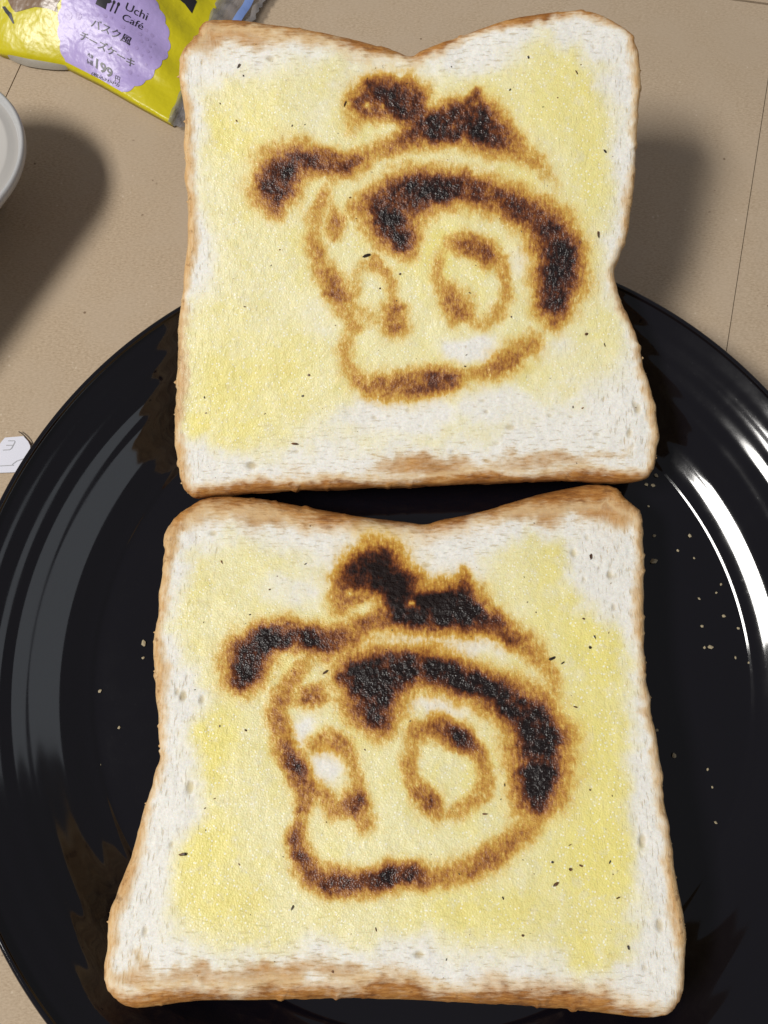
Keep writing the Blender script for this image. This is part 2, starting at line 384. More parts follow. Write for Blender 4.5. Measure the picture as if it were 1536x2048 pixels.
TH = 17.0
def make_toast(D, label, seed, edge):
    root = empty('toast', D['loc'], (math.radians(D['tilt']), 0, 0))
    tag(root, label, 'toast', 'toasts on the black plate')
    rs = np.random.RandomState(seed); S = seed * 13.7
    N, M = 800, 215
    ctl = D['outline']
    cl = np.array(spl(ctl + [ctl[0]], 16)[:-1])
    seg = np.r_[0, np.cumsum(np.hypot(*np.diff(np.r_[cl, cl[:1]], axis=0).T))]
    s = np.linspace(0, seg[-1], N, endpoint=False)
    ox = np.interp(s, seg, np.r_[cl[:, 0], cl[0, 0]]); oy = np.interp(s, seg, np.r_[cl[:, 1], cl[0, 1]])
    if sum(ox * np.roll(oy, -1) - oy * np.roll(ox, -1)) < 0: ox = ox[::-1].copy(); oy = oy[::-1].copy()
    tx = np.roll(ox, -3) - np.roll(ox, 3); ty = np.roll(oy, -3) - np.roll(oy, 3); l = np.hypot(tx, ty)
    nx, ny = ty / l, -tx / l
    # ragged edge
    rag = (fbm(s / 2.6 + S, s * 0 + S, 1, 2) - 0.5) * 0.30 + (fbm(s / 9 + S, s * 0 + 3, 0, 2) - 0.5) * 0.6 + (fbm(ox / 4 + S, oy / 4, 2, 2) - 0.5) * 0.9
    nick = np.maximum(0, fbm(ox / 2.2 + S, oy / 2.2 + 5, 3, 1) - 0.78) * 3.0
    side = np.clip(np.abs(nx) * 1.2 - 0.1, 0.25, 1)
    ox = ox + nx * (rag * side + nick); oy = oy + ny * (rag * side + nick)
    # edge rounding and crust width by which way the edge faces
    wt = np.clip(ny, 0, 1) ** 1.5; wb = np.clip(-ny, 0, 1) ** 1.5; ws = 1 - np.clip(wt + wb, 0, 1)
    lf = np.clip(0.5 - ox / 60, 0, 1)
    def side_mix(k):
        tl, tr, b, sd = edge[k]; return wt * (tl * lf + tr * (1 - lf)) + wb * b + ws * sd
    def blur(a, n=25):
        k = np.hanning(n); k /= k.sum(); return np.convolve(np.r_[a[-n:], a, a[:n]], k, 'same')[n:-n]
    rb = blur(side_mix('round')); cw = blur(side_mix('crust'))
    t = (np.arange(M + 1) / M) ** 0.92
    X = (t[:, None] * ox[None]).ravel(); Y = (t[:, None] * oy[None]).ravel()
    # distance to the edge, with the nearest edge point
    st = 4; ex, ey = ox[::st], oy[::st]
    dist = np.empty_like(X); near = np.empty(X.shape, int)
    for a in range(0, len(X), 20000):
        d2 = (X[a:a + 20000, None] - ex) ** 2 + (Y[a:a + 20000, None] - ey) ** 2
        k = d2.argmin(1); near[a:a + 20000] = k * st; dist[a:a + 20000] = np.sqrt(d2[np.arange(len(k)), k])
    pr_ = (ox[near] - X) * nx[near] + (oy[near] - Y) * ny[near]
    wn = sstep(7, 3.5, dist); dist = dist * (1 - wn) + np.clip(pr_, 0, None) * wn
    dist[-N:] = 0.0
    tw = sstep(0.93, 0.985, np.repeat(t, N)); radial = (1 - np.repeat(t, N)) * np.tile(np.abs(ox * nx + oy * ny), M + 1)
    dist = dist * (1 - tw) + radial * tw
    # smooth the nearest-edge parameters
    rbn = rb[near]; cwn = cw[near]
    Z = np.where(dist < rbn, -(rbn - np.sqrt(np.maximum(rbn ** 2 - (rbn - dist) ** 2, 0))), 0.0)
    Z = np.maximum(Z, -rbn * 0.9)
    # fields
    wx = X + (fbm(X / 3 + S, Y / 3, 0) - 0.5) * 2.4 + (fbm(X / 0.8 + S, Y / 0.8, 2, 2) - 0.5) * 0.7
    wy = Y + (fbm(X / 3 + 40 + S, Y / 3, 1) - 0.5) * 2.4 + (fbm(X / 0.8 + 9 + S, Y / 0.8, 3, 2) - 0.5) * 0.7
    heat = seg_heat(wx, wy, D['burn'])
    heat *= 0.88 + 0.85 * (fbm(X / 3.0 + S, Y / 3.0, 3) - 0.45) + 0.25 * (fbm(X / 9 + S, Y / 9 + 4, 1, 2) - 0.5)
    for x, y, r in D['gaps']:
        heat *= 1 - 0.8 * np.exp(-((wx - x) ** 2 + (wy - y) ** 2) / (r * r) )
    bx = X + (fbm(X / 7 + S, Y / 7 + 3, 2) - 0.5) * 8; by = Y + (fbm(X / 7 + 7, Y / 7 + S, 3) - 0.5) * 8
    ins = in_poly(bx, by, D['butter']); pd = poly_dist(bx, by, D['butter'])
    but = sstep(-8.0, 5.5, np.where(ins, pd, -pd)) * np.clip(0.5 + 1.15 * fbm(X / 11 + S, Y / 11 + 2, 1, 3), 0.45, 1)
    but = np.clip(but * (1 - blobs(bx, by, D['bare'])), 0, 1)
    rich = np.clip(blobs(bx, by, D['rich']), 0, 1)
    brn = np.clip(blobs(bx, by, D['brown']), 0, 1)
    cru = sstep(1.3, 0.1, (dist + (fbm(X / 2 + S, Y / 2, 1) - 0.5) * 2.4 + (fbm(X / 12 + S, Y / 12 + 6, 2, 3) - 0.5) * 1.1 * cwn) / cwn)
    bake = blur(np.clip(wt * 1.15 + wb * 0.72 + 0.18, 0, 1), 41)
    bk = bake[near]
    vert = np.clip(0.5 + 0.9 * (np.abs(nx[near]) - np.abs(ny[near])), 0, 1)
    vert = vert * sstep(40, 8, dist) + 0.55 * (1 - sstep(40, 8, dist))
    # surface relief
    Z += (fbm(X / 24 + S, Y / 24, 0, 2) - 0.5) * 1.3
    inn = sstep(0, 3, dist)
    sx = np.where(vert > 0.5, 0.55, 1.6); sy = np.where(vert > 0.5, 1.6, 0.55)
    Z += (fbm(X / 1.1 + S, Y / 1.1, 1, 2) - 0.5) * 0.26 * (1 - 0.4 * but)
    Z += (fbm(X / 5 + S, Y / 5, 2, 2) - 0.5) * 0.4
    Z += heat * (fbm(X / 0.9, Y / 0.9 + S, 3, 2) - 0.35) * 0.55 - 0.25 * sstep(0.3, 0.9, heat)
    Z += 0.12 * but
    pore = np.zeros_like(X)
    npore = 220
    ang = rs.rand(npore) * 2 * np.pi; rr = np.sqrt(rs.rand(npore)); k = (ang / (2 * np.pi) * N).astype(int)
    bias = 0.55 + 0.45 * rr
    for a, r0, kk in zip(ang, bias, k):
        px, py = ox[kk] * r0, oy[kk] * r0
        sel = (np.abs(X - px) < 3) & (np.abs(Y - py) < 3)
        if not sel.any(): continue
        i = np.argmin((X - px) ** 2 + (Y - py) ** 2)
        if but[i] > 0.3: continue
        if dist[i] < 1.25 * cwn[i] + 1 or heat[i] > .15: continue
        big = rs.rand() ** 3
        a_, b_ = 0.28 + 0.75 * big, 0.42 + 1.1 * big * rs.uniform(.6, 1) + 0.3 * rs.rand()
        if vert[i] < 0.5: a_, b_ = b_, a_
        q = ((X[sel] - px) / a_) ** 2 + ((Y[sel] - py) / b_) ** 2
        w = np.exp(-q * q)
        Z[sel] -= w * (0.15 + 0.5 * big)
        pore[sel] = np.maximum(pore[sel], w * (0.5 + 0.5 * big))
    V = np.c_[X, Y, Z] / 1000
    r = np.arange(1, M)[:, None] * N; k = np.arange(N)[None]; k2 = (np.arange(N)[None] + 1) % N
    q = np.stack([r + k, r + N + k, r + N + k2, r + k2], -1).reshape(-1, 4)
    # ring 0 is the centre: collapse to one fan
    tri = np.stack([np.zeros(N, int), N + np.arange(N), N + (np.arange(N) + 1) % N], 1)
    crumb = np_mesh('crumb', V, q, tri, M_crumb, root)
    for nm, a in (('scorch', heat), ('butter', but), ('rich', rich), ('brown', brn), ('crust', cru), ('vert', vert), ('pore', pore), ('bake', bk)):
        attr(crumb, nm, a)
    tag(crumb, D['facelabel'])
    # crust: side wall and underside
    zt = Z[-N:]
    rings = []; K = 16
    for j in range(K + 1):
        u = j / K
        z = zt * (1 - u) + (-TH) * u
        bul = 0.55 * math.sin(math.pi * min(1, u * 1.05)) - 1.2 * max(0, u - 0.82) / 0.18 * 0.8
        rough = ((fbm(s / 1.9 + S, s * 0 + u * TH / 1.9, 1, 2) - 0.5) * 0.45 + (fbm(s / 7 + S, s * 0 + u * TH / 7, 2, 2) - 0.5) * 0.8) * (u > 0) * (u < 1)
        rings.append(np.c_[ox + nx * (bul + rough), oy + ny * (bul + rough), z])
    for f in (0.93, 0.6, 0.0):
        rings.append(np.c_[ox * f, oy * f, np.full(N, -TH - 0.02)])
    W = np.concatenate(rings) / 1000
    r = np.arange(0, len(rings) - 1)[:, None] * N
    q2 = np.stack([r + k, r + N + k, r + N + k2, r + k2], -1).reshape(-1, 4)
    cm = np_mesh('crust', W, q2, np.zeros((0, 3), int), M_crust, root)
    attr(cm, 'bake', np.tile(bake, len(rings)))
    # burnt flakes lying on the face
    VV = []; FF = []
    fl = list(D['flakes'])
    for _ in range(150):
        kk = rs.randint(N); r0 = 0.93 * math.sqrt(rs.rand()); fl.append([ox[kk] * r0, oy[kk] * r0, 0.09 + 0.24 * rs.rand() ** 3])
    for x, y, r0 in fl:
        i = int(np.argmin((X - x) ** 2 + (Y - y) ** 2)); z = Z[i]
        if dist[i] < 2: continue
        n0 = len(VV); a0 = rs.rand() * 6.28; el = rs.uniform(1.0, 3.6); n = 6
        for top in (0, 1):
            for j in range(n):
                a = 2 * math.pi * j / n; rr = r0 * 0.8 * rs.uniform(0.55, 1.25) * (0.75 if top else 1)
                cx, cy = rr * math.cos(a) * el ** .5, rr * math.sin(a) / el ** .5
                VV.append(((x + cx * math.cos(a0) - cy * math.sin(a0)) / 1000, (y + cx * math.sin(a0) + cy * math.cos(a0)) / 1000, (z + (0.35 * r0 + rs.uniform(0, 0.3 * r0) if top else -0.15)) / 1000))
        FF.append(tuple(n0 + n + j for j in range(n)))
        for j in range(n): FF.append((n0 + j, n0 + (j + 1) % n, n0 + n + (j + 1) % n, n0 + n + j))
    fo = mesh_obj('char_flakes', VV, FF, M_char, root, smooth=False); fo['kind'] = 'stuff'
    # crumbs clinging to the ragged side
    VV = []; FF = []
    for _ in range(90):
        kk = rs.randint(N)
        if abs(nx[kk]) < 0.6: continue
        r0 = 0.25 + 0.5 * rs.rand() ** 2; z = zt[kk] - rs.rand() * 3
        c = (ox[kk] + nx[kk] * (0.25 * r0), oy[kk] + ny[kk] * (0.25 * r0), z); n0 = len(VV)
        for dx, dy, dz in ((1, 0, 0), (-1, 0, 0), (0, 1, 0), (0, -1, 0), (0, 0, 1), (0, 0, -1)):
            VV.append(tuple((c[i] + v * r0 * rs.uniform(0.6, 1.3)) / 1000 for i, v in enumerate((dx, dy, dz))))
        for f in ((0, 2, 4), (2, 1, 4), (1, 3, 4), (3, 0, 4), (2, 0, 5), (1, 2, 5), (3, 1, 5), (0, 3, 5)): FF.append(tuple(n0 + i for i in f))
    fo = mesh_obj('edge_crumbs', VV, FF, M_crust, root); fo['kind'] = 'stuff'
    return root

UPPER = {
 'loc': [-0.00233,0.11018,0.04638],
 'tilt': 19.97,
 'outline': [[-64.4,51.6],[-63.0,54.9],[-59.4,57.9],[-58.0,60.9],[-54.9,62.2],[-48.8,62.2],[-40.0,60.9],[-31.3,59.8],[-22.5,58.2],[-13.6,56.2],[-6.5,54.2],[-1.2,52.5],[2.3,54.2],[9.3,56.6],[18.1,59.6],[26.0,61.9],[32.1,62.9],[39.1,63.7],[46.1,63.8],[51.4,62.4],[56.7,59.6],[59.5,57.1],[60.7,53.2],[61.4,46.5],[61.6,38.0],[61.1,27.7],[60.6,18.1],[60.0,11.2],[58.6,3.4],[57.0,-1.9],[55.8,-5.4],[56.5,-9.9],[58.6,-15.2],[61.5,-20.6],[63.9,-28.4],[66.4,-37.4],[68.4,-45.6],[69.2,-52.0],[68.8,-58.4],[67.1,-62.5],[63.4,-64.3],[55.2,-64.5],[41.4,-64.0],[23.0,-64.6],[4.6,-65.3],[-13.8,-66.0],[-32.4,-66.7],[-46.1,-67.4],[-57.2,-68.3],[-62.3,-68.7],[-65.1,-67.1],[-66.8,-63.0],[-67.6,-57.5],[-67.8,-48.4],[-67.2,-38.4],[-66.5,-28.4],[-65.9,-17.7],[-64.3,-7.0],[-63.1,4.2],[-63.1,14.6],[-63.6,25.2],[-63.5,35.5],[-64.2,44.0]],
 'burn': [[[-18.1,32.0,2.1,0.323],[-17.2,33.8,2.4,0.38],[-14.6,38.9,3.2,0.684],[-11.0,42.3,3.5,0.807],[-5.7,42.3,3.7,0.902],[-1.2,39.7,3.5,0.855],[0.6,36.3,3.2,0.807],[0.6,32.8,3.5,0.874],[5.9,32.4,3.6,0.902],[13.0,32.8,3.6,0.921],[18.3,32.8,4.0,0.95],[21.1,31.1,3.5,0.95],[27.3,27.7,2.6,0.494],[33.6,23.4,2.0,0.418],[38.1,19.0,1.8,0.285],[40.0,14.6,1.8,0.247],[41.3,9.4,1.9,0.285]],[[18.3,34.0,3.2,0.95],[16.5,38.0,2.7,0.902],[16.7,41.2,1.3,0.712]],[[0.6,31.8,2.7,0.76],[-4.7,28.6,2.4,0.522],[-9.3,26.9,2.2,0.427],[-13.6,24.2,2.2,0.475],[-19.0,22.5,2.7,0.76],[-23.5,23.4,2.7,0.76],[-28.0,23.8,3.0,0.779],[-32.4,23.6,3.6,0.874],[-37.0,20.8,4.5,0.95],[-39.1,16.4,4.2,0.95],[-39.1,12.5,3.0,0.76]],[[-21.3,20.8,1.8,0.38],[-24.1,16.8,1.6,0.342],[-25.3,12.9,1.9,0.475],[-28.1,6.9,1.9,0.437],[-28.2,1.6,1.9,0.475],[-26.4,-3.7,1.9,0.437],[-22.8,-8.9,2.6,0.627],[-21.2,-11.9,2.3,0.589],[-18.3,-17.0,2.3,0.399],[-16.5,-19.7,2.2,0.38],[-18.7,-24.1,1.8,0.342],[-19.7,-28.4,1.8,0.399],[-18.4,-33.0,2.1,0.437],[-14.7,-36.6,2.4,0.494],[-8.3,-37.9,2.7,0.589],[-1.0,-37.4,2.7,0.589],[5.3,-36.1,2.8,0.722],[9.9,-35.6,2.6,0.684],[15.4,-34.8,2.1,0.399],[20.8,-33.0,2.4,0.475],[26.2,-30.2,2.6,0.589],[32.6,-25.8,2.5,0.475],[35.2,-22.3,2.1,0.285],[37.6,-19.7,2.1,0.38]],[[-22.8,9.4,1.9,0.427],[-21.8,6.9,2.3,0.589],[-22.4,5.1,1.9,0.475]],[[-15.4,11.2,2.7,0.475],[-9.3,12.4,4.1,0.807],[-4.2,14.1,4.6,0.95],[-1.1,14.6,4.9,0.95],[6.0,16.4,4.1,0.921],[13.1,16.4,3.5,0.779],[22.1,14.6,3.5,0.712],[29.3,11.2,3.8,0.722],[35.7,6.9,4.6,0.807],[39.4,0.7,4.9,0.855],[39.8,-7.2,5.1,0.921],[38.9,-13.4,4.3,0.874],[39.2,-18.5,2.5,0.627]],[[-8.3,12.1,3.8,0.855],[-6.2,7.7,4.9,0.95],[-3.5,3.0,3.5,0.817],[-2.1,-0.8,1.9,0.57]],[[8.3,1.6,1.6,0.266],[10.4,1.8,1.8,0.475],[14.1,1.6,2.5,0.589],[19.6,-1.1,2.6,0.684],[23.2,-2.8,1.8,0.475],[25.1,-8.1,1.5,0.38],[25.2,-13.4,1.5,0.38],[22.3,-18.4,1.7,0.38],[19.3,-20.4,1.7,0.342],[16.1,-19.2,1.8,0.399],[12.4,-16.0,3.0,0.589],[9.8,-13.4,2.3,0.532],[6.5,-8.9,1.6,0.38],[6.1,-3.7,1.6,0.361],[8.3,0.7,1.6,0.266]],[[-17.2,-11.5,1.5,0.342],[-16.9,-7.6,1.5,0.342],[-14.9,-4.6,1.6,0.38],[-11.9,-3.1,1.8,0.437],[-8.6,-5.1,1.6,0.399],[-6.8,-8.9,1.5,0.361],[-6.3,-13.6,1.4,0.437]],[[-14.0,38.4,2.9,0.684],[-10.2,39.3,3.3,0.798],[-5.3,39.3,3.3,0.836],[-1.5,36.6,3.3,0.855]],[[0.6,32.7,3.6,0.902],[5.4,34.0,3.6,0.902],[12.9,34.7,3.6,0.921],[17.6,34.7,3.6,0.95]],[[-6.5,-13.9,1.1,0.399],[-5.8,-18.0,2.5,0.589],[-5.5,-20.7,2.5,0.551]],[[-17.3,-17.0,2.2,0.361],[-13.9,-17.7,2.2,0.342],[-10.1,-19.0,2.1,0.323],[-5.5,-20.4,2.2,0.427]]],
 'gaps': [[-4.2,46.5,1.6],[-12.8,38.1,0.9],[-9.0,38.0,0.9]],
 'butter': [[-58.6,43.9],[-42.3,46.5],[-25.9,50.4],[-12.4,49.1],[-0.1,46.5],[17.5,47.8],[28.3,53.0],[36.4,56.9],[41.8,53.0],[48.7,49.1],[53.0,39.9],[54.0,26.8],[52.9,13.4],[51.1,2.7],[52.7,-8.1],[55.7,-19.0],[57.5,-35.6],[45.1,-43.9],[35.2,-41.1],[24.1,-49.5],[10.0,-52.3],[-6.9,-53.7],[-18.1,-52.3],[-26.6,-49.5],[-37.9,-56.5],[-46.4,-57.2],[-56.2,-53.7],[-64.5,-48.1],[-66.1,-41.1],[-65.7,-20.4],[-62.8,-19.0],[-59.7,-14.3],[-56.1,-8.1],[-55.0,1.4],[-55.4,10.8],[-57.6,22.8],[-55.5,28.1]],
 'bare': [[14.7,-26.2,7.7,3.6,1],[-4.1,-46.0,18.3,5.3,0.95],[21.2,-42.5,12.6,5.6,0.8],[40.5,-25.9,8.4,5.5,0.5],[45.0,-41.1,18.2,9.7,0.38],[-48.5,-8.1,8.3,12.2,0.22],[-37.5,-19.0,11.1,6.9,0.2],[17.5,50.4,8.1,3.9,0.6],[29.1,-2.7,3.5,4.7,0.5],[-9.7,45.2,16.3,5.2,0.4]],
 'rich': [[40.7,42.6,12.2,11.8,0.5],[-49.3,32.0,8.2,6.6,0.6],[-50.4,-41.1,9.8,15.3,0.65],[-60.3,-46.7,4.9,3.5,0.8],[-37.6,-30.1,12.6,8.3,0.35],[6.9,-1.4,4.1,6.8,0.7],[47.8,26.8,5.5,15.9,0.5]],
 'brown': [[-47.5,57.6,12.8,3.9,0.95],[-55.7,56.4,5.4,4.4,0.8],[-34.0,57.4,12.2,2.8,0.75],[-17.8,54.9,10.8,1.8,0.6],[3.0,-60.5,13.4,3.4,0.95],[35.5,-58.7,15.5,3.1,0.7],[-26.7,-61.9,9.9,2.3,0.45],[53.8,-55.8,8.5,2.1,0.45]],
 'flakes': [[-47.9,48.8,0.67],[-46.7,46.1,0.4],[-53.2,39.0,0.4],[-48.8,34.4,0.4],[-33.6,33.0,0.4],[-19.2,39.0,0.67],[-13.4,-1.4,1.09],[-4.1,-6.5,0.55],[30.6,51.0,0.53],[43.7,47.0,0.53],[51.9,26.4,0.54],[50.5,4.2,0.95],[-47.2,-15.5,0.41],[-29.6,-34.2,0.56],[-31.4,-40.0,0.56],[-33.7,-53.4,0.84],[-58.9,-40.4,0.42],[-58.6,-44.8,0.42],[-9.7,-10.4,0.41],[47.9,-22.9,0.69],[53.1,-25.9,0.42],[47.2,-43.4,0.42],[44.5,-43.1,0.42],[15.3,-11.7,0.41],[26.8,-18.2,0.41],[14.1,-31.8,0.42],[-17.9,14.1,0.41],[25.7,42.6,0.4],[-37.3,0.0,0.41]],
 'facelabel': 'scorched face with brown line doodle and butter',
}
make_toast(UPPER, 'square toast slice propped on the plate rim, the farther of the two', 2, {'round':(4.0,2.5,3.5,2.2),'crust':(6.0,3.4,4.2,3.4)})
LOWER = {
 'loc': [-0.00682,-0.02557,0.02859],
 'tilt': -4.0,
 'outline': [[-65.5,57.6],[-65.0,62.7],[-62.9,66.7],[-59.2,69.8],[-56.0,72.0],[-50.7,73.1],[-40.9,72.6],[-31.1,71.0],[-19.3,68.7],[-9.6,67.0],[1.0,65.6],[7.8,64.9],[12.6,66.2],[24.4,68.7],[34.2,71.9],[44.2,74.8],[52.1,76.4],[58.1,76.9],[62.8,75.5],[65.1,71.9],[68.1,68.7],[69.0,64.6],[68.1,54.5],[67.0,42.8],[66.0,32.1],[65.8,19.4],[66.0,12.5],[66.7,1.0],[67.1,-8.7],[67.5,-17.3],[67.9,-25.7],[68.5,-33.9],[68.5,-41.8],[68.0,-47.7],[66.5,-53.5],[64.4,-56.9],[61.7,-58.3],[57.4,-58.7],[46.9,-57.6],[34.7,-56.6],[20.0,-55.8],[1.4,-55.1],[-17.1,-54.7],[-31.1,-55.1],[-45.1,-55.1],[-54.3,-55.8],[-61.4,-56.7],[-65.6,-56.3],[-68.6,-54.3],[-70.4,-50.7],[-71.1,-44.8],[-71.0,-37.7],[-70.2,-32.1],[-67.9,-24.7],[-66.1,-18.0],[-64.4,-9.8],[-62.3,-0.4],[-62.2,4.4],[-63.8,14.3],[-65.3,21.9],[-66.2,29.6],[-65.7,34.9],[-65.5,45.9]],
 'burn': [[[-16.0,40.1,2.2,0.45],[-14.2,46.7,3.2,0.75],[-10.4,50.7,3.9,0.9],[-5.7,51.7,4.8,1.0],[-1.9,47.7,4.4,1.0],[0.8,42.8,4.1,1.0],[0.8,38.1,3.8,0.96],[7.4,38.1,3.8,1.0],[13.9,38.1,3.9,1.0],[19.5,37.9,3.9,1.0],[23.4,35.9,3.1,0.9],[28.6,32.6,2.6,0.7],[33.9,29.7,2.3,0.52],[38.2,25.1,2.1,0.42],[40.6,19.7,2.0,0.36],[40.7,13.8,1.9,0.4]],[[-8.6,54.1,2.8,0.68],[-3.1,55.0,2.3,0.5]],[[-14.5,46.2,2.8,0.7],[-9.6,47.9,3.9,0.9],[-4.1,48.7,4.7,1.0],[0.3,45.2,4.4,1]],[[-15.5,41.0,1.8,0.5],[-11.3,42.3,1.9,0.52]],[[3.0,40.1,3.6,1],[9.7,40.3,3.8,1],[17.2,41.0,4.1,1]],[[17.8,39.6,3.5,1],[18.0,44.5,2.8,0.86],[17.9,47.9,1.7,0.58]],[[0.2,37.6,2.7,0.8],[-4.8,36.2,2.4,0.6],[-9.3,34.3,2.4,0.56],[-14.0,32.0,2.6,0.6],[-19.4,30.1,2.8,0.85],[-25.1,31.6,2.8,0.86],[-30.6,31.6,3.1,0.9],[-36.1,30.7,3.6,0.95],[-39.5,26.9,4.3,1.0],[-40.9,22.4,3.7,1.0],[-41.0,19.7,2.4,0.8]],[[-22.4,28.1,1.7,0.4],[-24.9,25.1,1.7,0.38],[-28.3,19.7,2.1,0.48],[-30.8,15.2,2.1,0.52],[-31.6,10.8,2.1,0.56],[-30.2,5.2,2.0,0.56],[-29.6,2.7,2.0,0.6],[-26.4,-2.1,2.2,0.8],[-23.6,-7.9,2.2,0.65],[-25.0,-13.6,1.5,0.5],[-25.8,-19.1,1.8,0.66],[-24.7,-22.7,2.3,0.76],[-21.6,-27.3,2.0,0.66],[-16.7,-28.6,2.3,0.82],[-9.9,-29.1,2.3,0.82],[-3.1,-27.7,2.3,0.86],[2.7,-26.8,2.1,0.82],[7.5,-27.7,2.1,0.52],[14.4,-26.4,2.2,0.5],[21.3,-23.7,2.4,0.56],[27.4,-20.0,2.2,0.5],[33.6,-15.0,2.1,0.46],[36.3,-12.0,2.1,0.5]],[[-27.3,15.3,1.9,0.45],[-22.4,16.1,2.2,0.62],[-19.2,18.4,2.0,0.42],[-14.3,19.6,2.0,0.5]],[[-14.7,20.6,2.6,0.8],[-10.1,21.3,4.7,1.0],[-1.0,22.4,4.6,1.0],[6.2,23.4,3.8,1.0],[13.4,21.5,3.5,0.96],[20.6,18.8,3.5,0.96],[27.8,15.2,4.1,1.0],[33.8,10.8,4.9,1.0],[36.0,4.7,5.3,1.0],[35.7,-1.2,5.0,1.0],[34.6,-6.9,4.3,1.0],[34.4,-10.5,2.9,0.86]],[[-10.1,20.6,4.7,1.0],[-6.6,16.1,5.2,1.0],[-5.9,11.7,4.0,0.95],[-5.6,8.4,1.8,0.6]],[[3.0,3.7,1.6,0.4],[4.2,6.9,1.9,0.5],[9.5,8.2,2.4,0.62],[14.8,6.1,2.4,0.86],[16.7,4.9,2.2,0.8],[20.7,0.7,1.8,0.5],[22.0,-4.0,1.6,0.45],[20.3,-8.8,1.6,0.45],[15.8,-12.2,1.6,0.4],[9.8,-13.1,1.7,0.42],[6.9,-9.8,2.4,0.72],[3.4,-6.0,1.6,0.45],[1.9,-1.1,1.6,0.4],[3.0,3.7,1.6,0.4]],[[-22.4,3.7,1.8,0.4],[-18.4,5.2,1.9,0.5],[-14.3,3.2,1.9,0.5],[-11.7,-1.1,1.6,0.4],[-11.2,-6.0,1.6,0.5],[-11.6,-10.9,2.4,0.86],[-9.1,-14.5,1.9,0.5]],[[-11.6,-11.2,2.2,0.7],[-16.1,-12.2,1.9,0.46],[-20.1,-8.4,2.2,0.5],[-23.4,-7.9,2.1,0.55]]],
 'gaps': [[3.6,40.5,1.2],[-13.3,43.1,1.1]],
 'butter': [[-57.1,42.0],[-56.2,53.0],[-44.1,59.5],[-27.3,54.4],[-16.1,44.5],[-5.2,37.6],[8.3,36.2],[22.1,44.5],[26.4,51.5],[36.5,59.5],[46.1,57.3],[47.7,41.7],[57.8,33.5],[60.1,21.5],[58.3,2.5],[55.3,-9.7],[56.1,-21.4],[57.5,-32.7],[55.8,-41.3],[51.6,-45.6],[43.7,-50.6],[38.4,-44.7],[30.1,-42.6],[20.4,-44.7],[11.1,-42.2],[6.4,-39.6],[-5.0,-41.4],[-12.7,-41.7],[-24.2,-41.4],[-33.7,-43.0],[-43.1,-42.2],[-48.8,-42.2],[-55.9,-35.2],[-53.9,-24.6],[-48.8,-13.6],[-51.7,-1.1],[-52.4,8.7],[-49.8,16.1],[-55.0,26.0],[-59.5,35.3]],
 'bare': [[-25.1,7.4,3.4,3.0,1],[-18.5,-1.8,4.3,4.9,1],[13.5,30.1,16.0,3.5,0.9],[10.5,13.1,9.1,3.2,0.8],[-27.0,45.9,8.2,5.6,0.5],[-5.1,25.5,8.0,2.1,0.5]],
 'rich': [[-48.7,2.5,6.4,9.9,0.8],[52.1,28.1,8.0,16.0,0.75],[50.0,2.5,9.0,16.1,0.7],[49.3,-21.4,9.9,17.3,0.75],[-49.5,-21.4,7.4,9.2,0.75],[-45.1,-32.7,8.5,6.7,0.65],[17.9,-34.9,15.7,6.6,0.5],[41.5,-43.6,6.0,5.4,0.6],[42.5,44.5,8.2,11.2,0.5]],
 'brown': [[-51.7,69.0,15.5,5.4,1],[-33.4,68.3,15.5,4.5,1],[39.9,69.3,18.3,4.8,1],[59.7,70.5,12.7,6.3,1.1],[-63.0,-48.4,7.1,2.3,0.75],[-47.6,-48.4,9.5,2.1,0.75],[-31.1,-48.4,10.7,2.5,0.9],[-13.3,-48.4,8.3,2.5,0.7],[2.1,-50.5,9.4,1.5,0.5],[-19.2,66.4,8.4,2.1,0.5]],
 'flakes': [[-48.7,52.3,0.56],[-25.7,51.7,0.42],[52.9,53.8,0.84],[49.6,36.5,0.54],[52.2,31.6,0.54],[50.9,28.8,0.67],[40.6,25.9,0.93],[43.2,24.7,0.53],[-19.5,22.2,0.79],[-39.7,7.3,0.51],[-46.5,8.4,0.38],[45.8,13.3,0.52],[-53.6,-22.3,0.95],[-26.2,-34.3,0.58],[-39.7,-24.6,0.36],[38.0,-29.1,0.82],[41.7,-25.9,0.59],[44.4,-25.0,0.59],[37.4,-24.1,0.47],[52.8,-32.2,0.58],[51.5,-24.1,0.47],[29.2,-40.4,0.46],[54.2,-43.0,0.57],[-6.0,-39.1,0.46],[-16.3,-48.2,0.45],[24.8,-32.2,0.47],[-46.6,-9.3,0.37],[-49.0,-11.7,0.37],[-40.2,37.6,0.41],[-35.1,44.5,0.41],[42.0,-20.2,0.36],[21.2,-13.0,0.61],[47.9,-7.3,0.37],[-9.0,2.5,0.38],[26.5,-6.1,0.37]],
 'facelabel': 'scorched face with blackest line doodle and rich butter',
}
make_toast(LOWER, 'square toast slice lying in the plate, the nearer of the two', 3, {'round':(5.5,5.5,6.0,2.4),'crust':(9.0,9.0,7.0,3.8)})


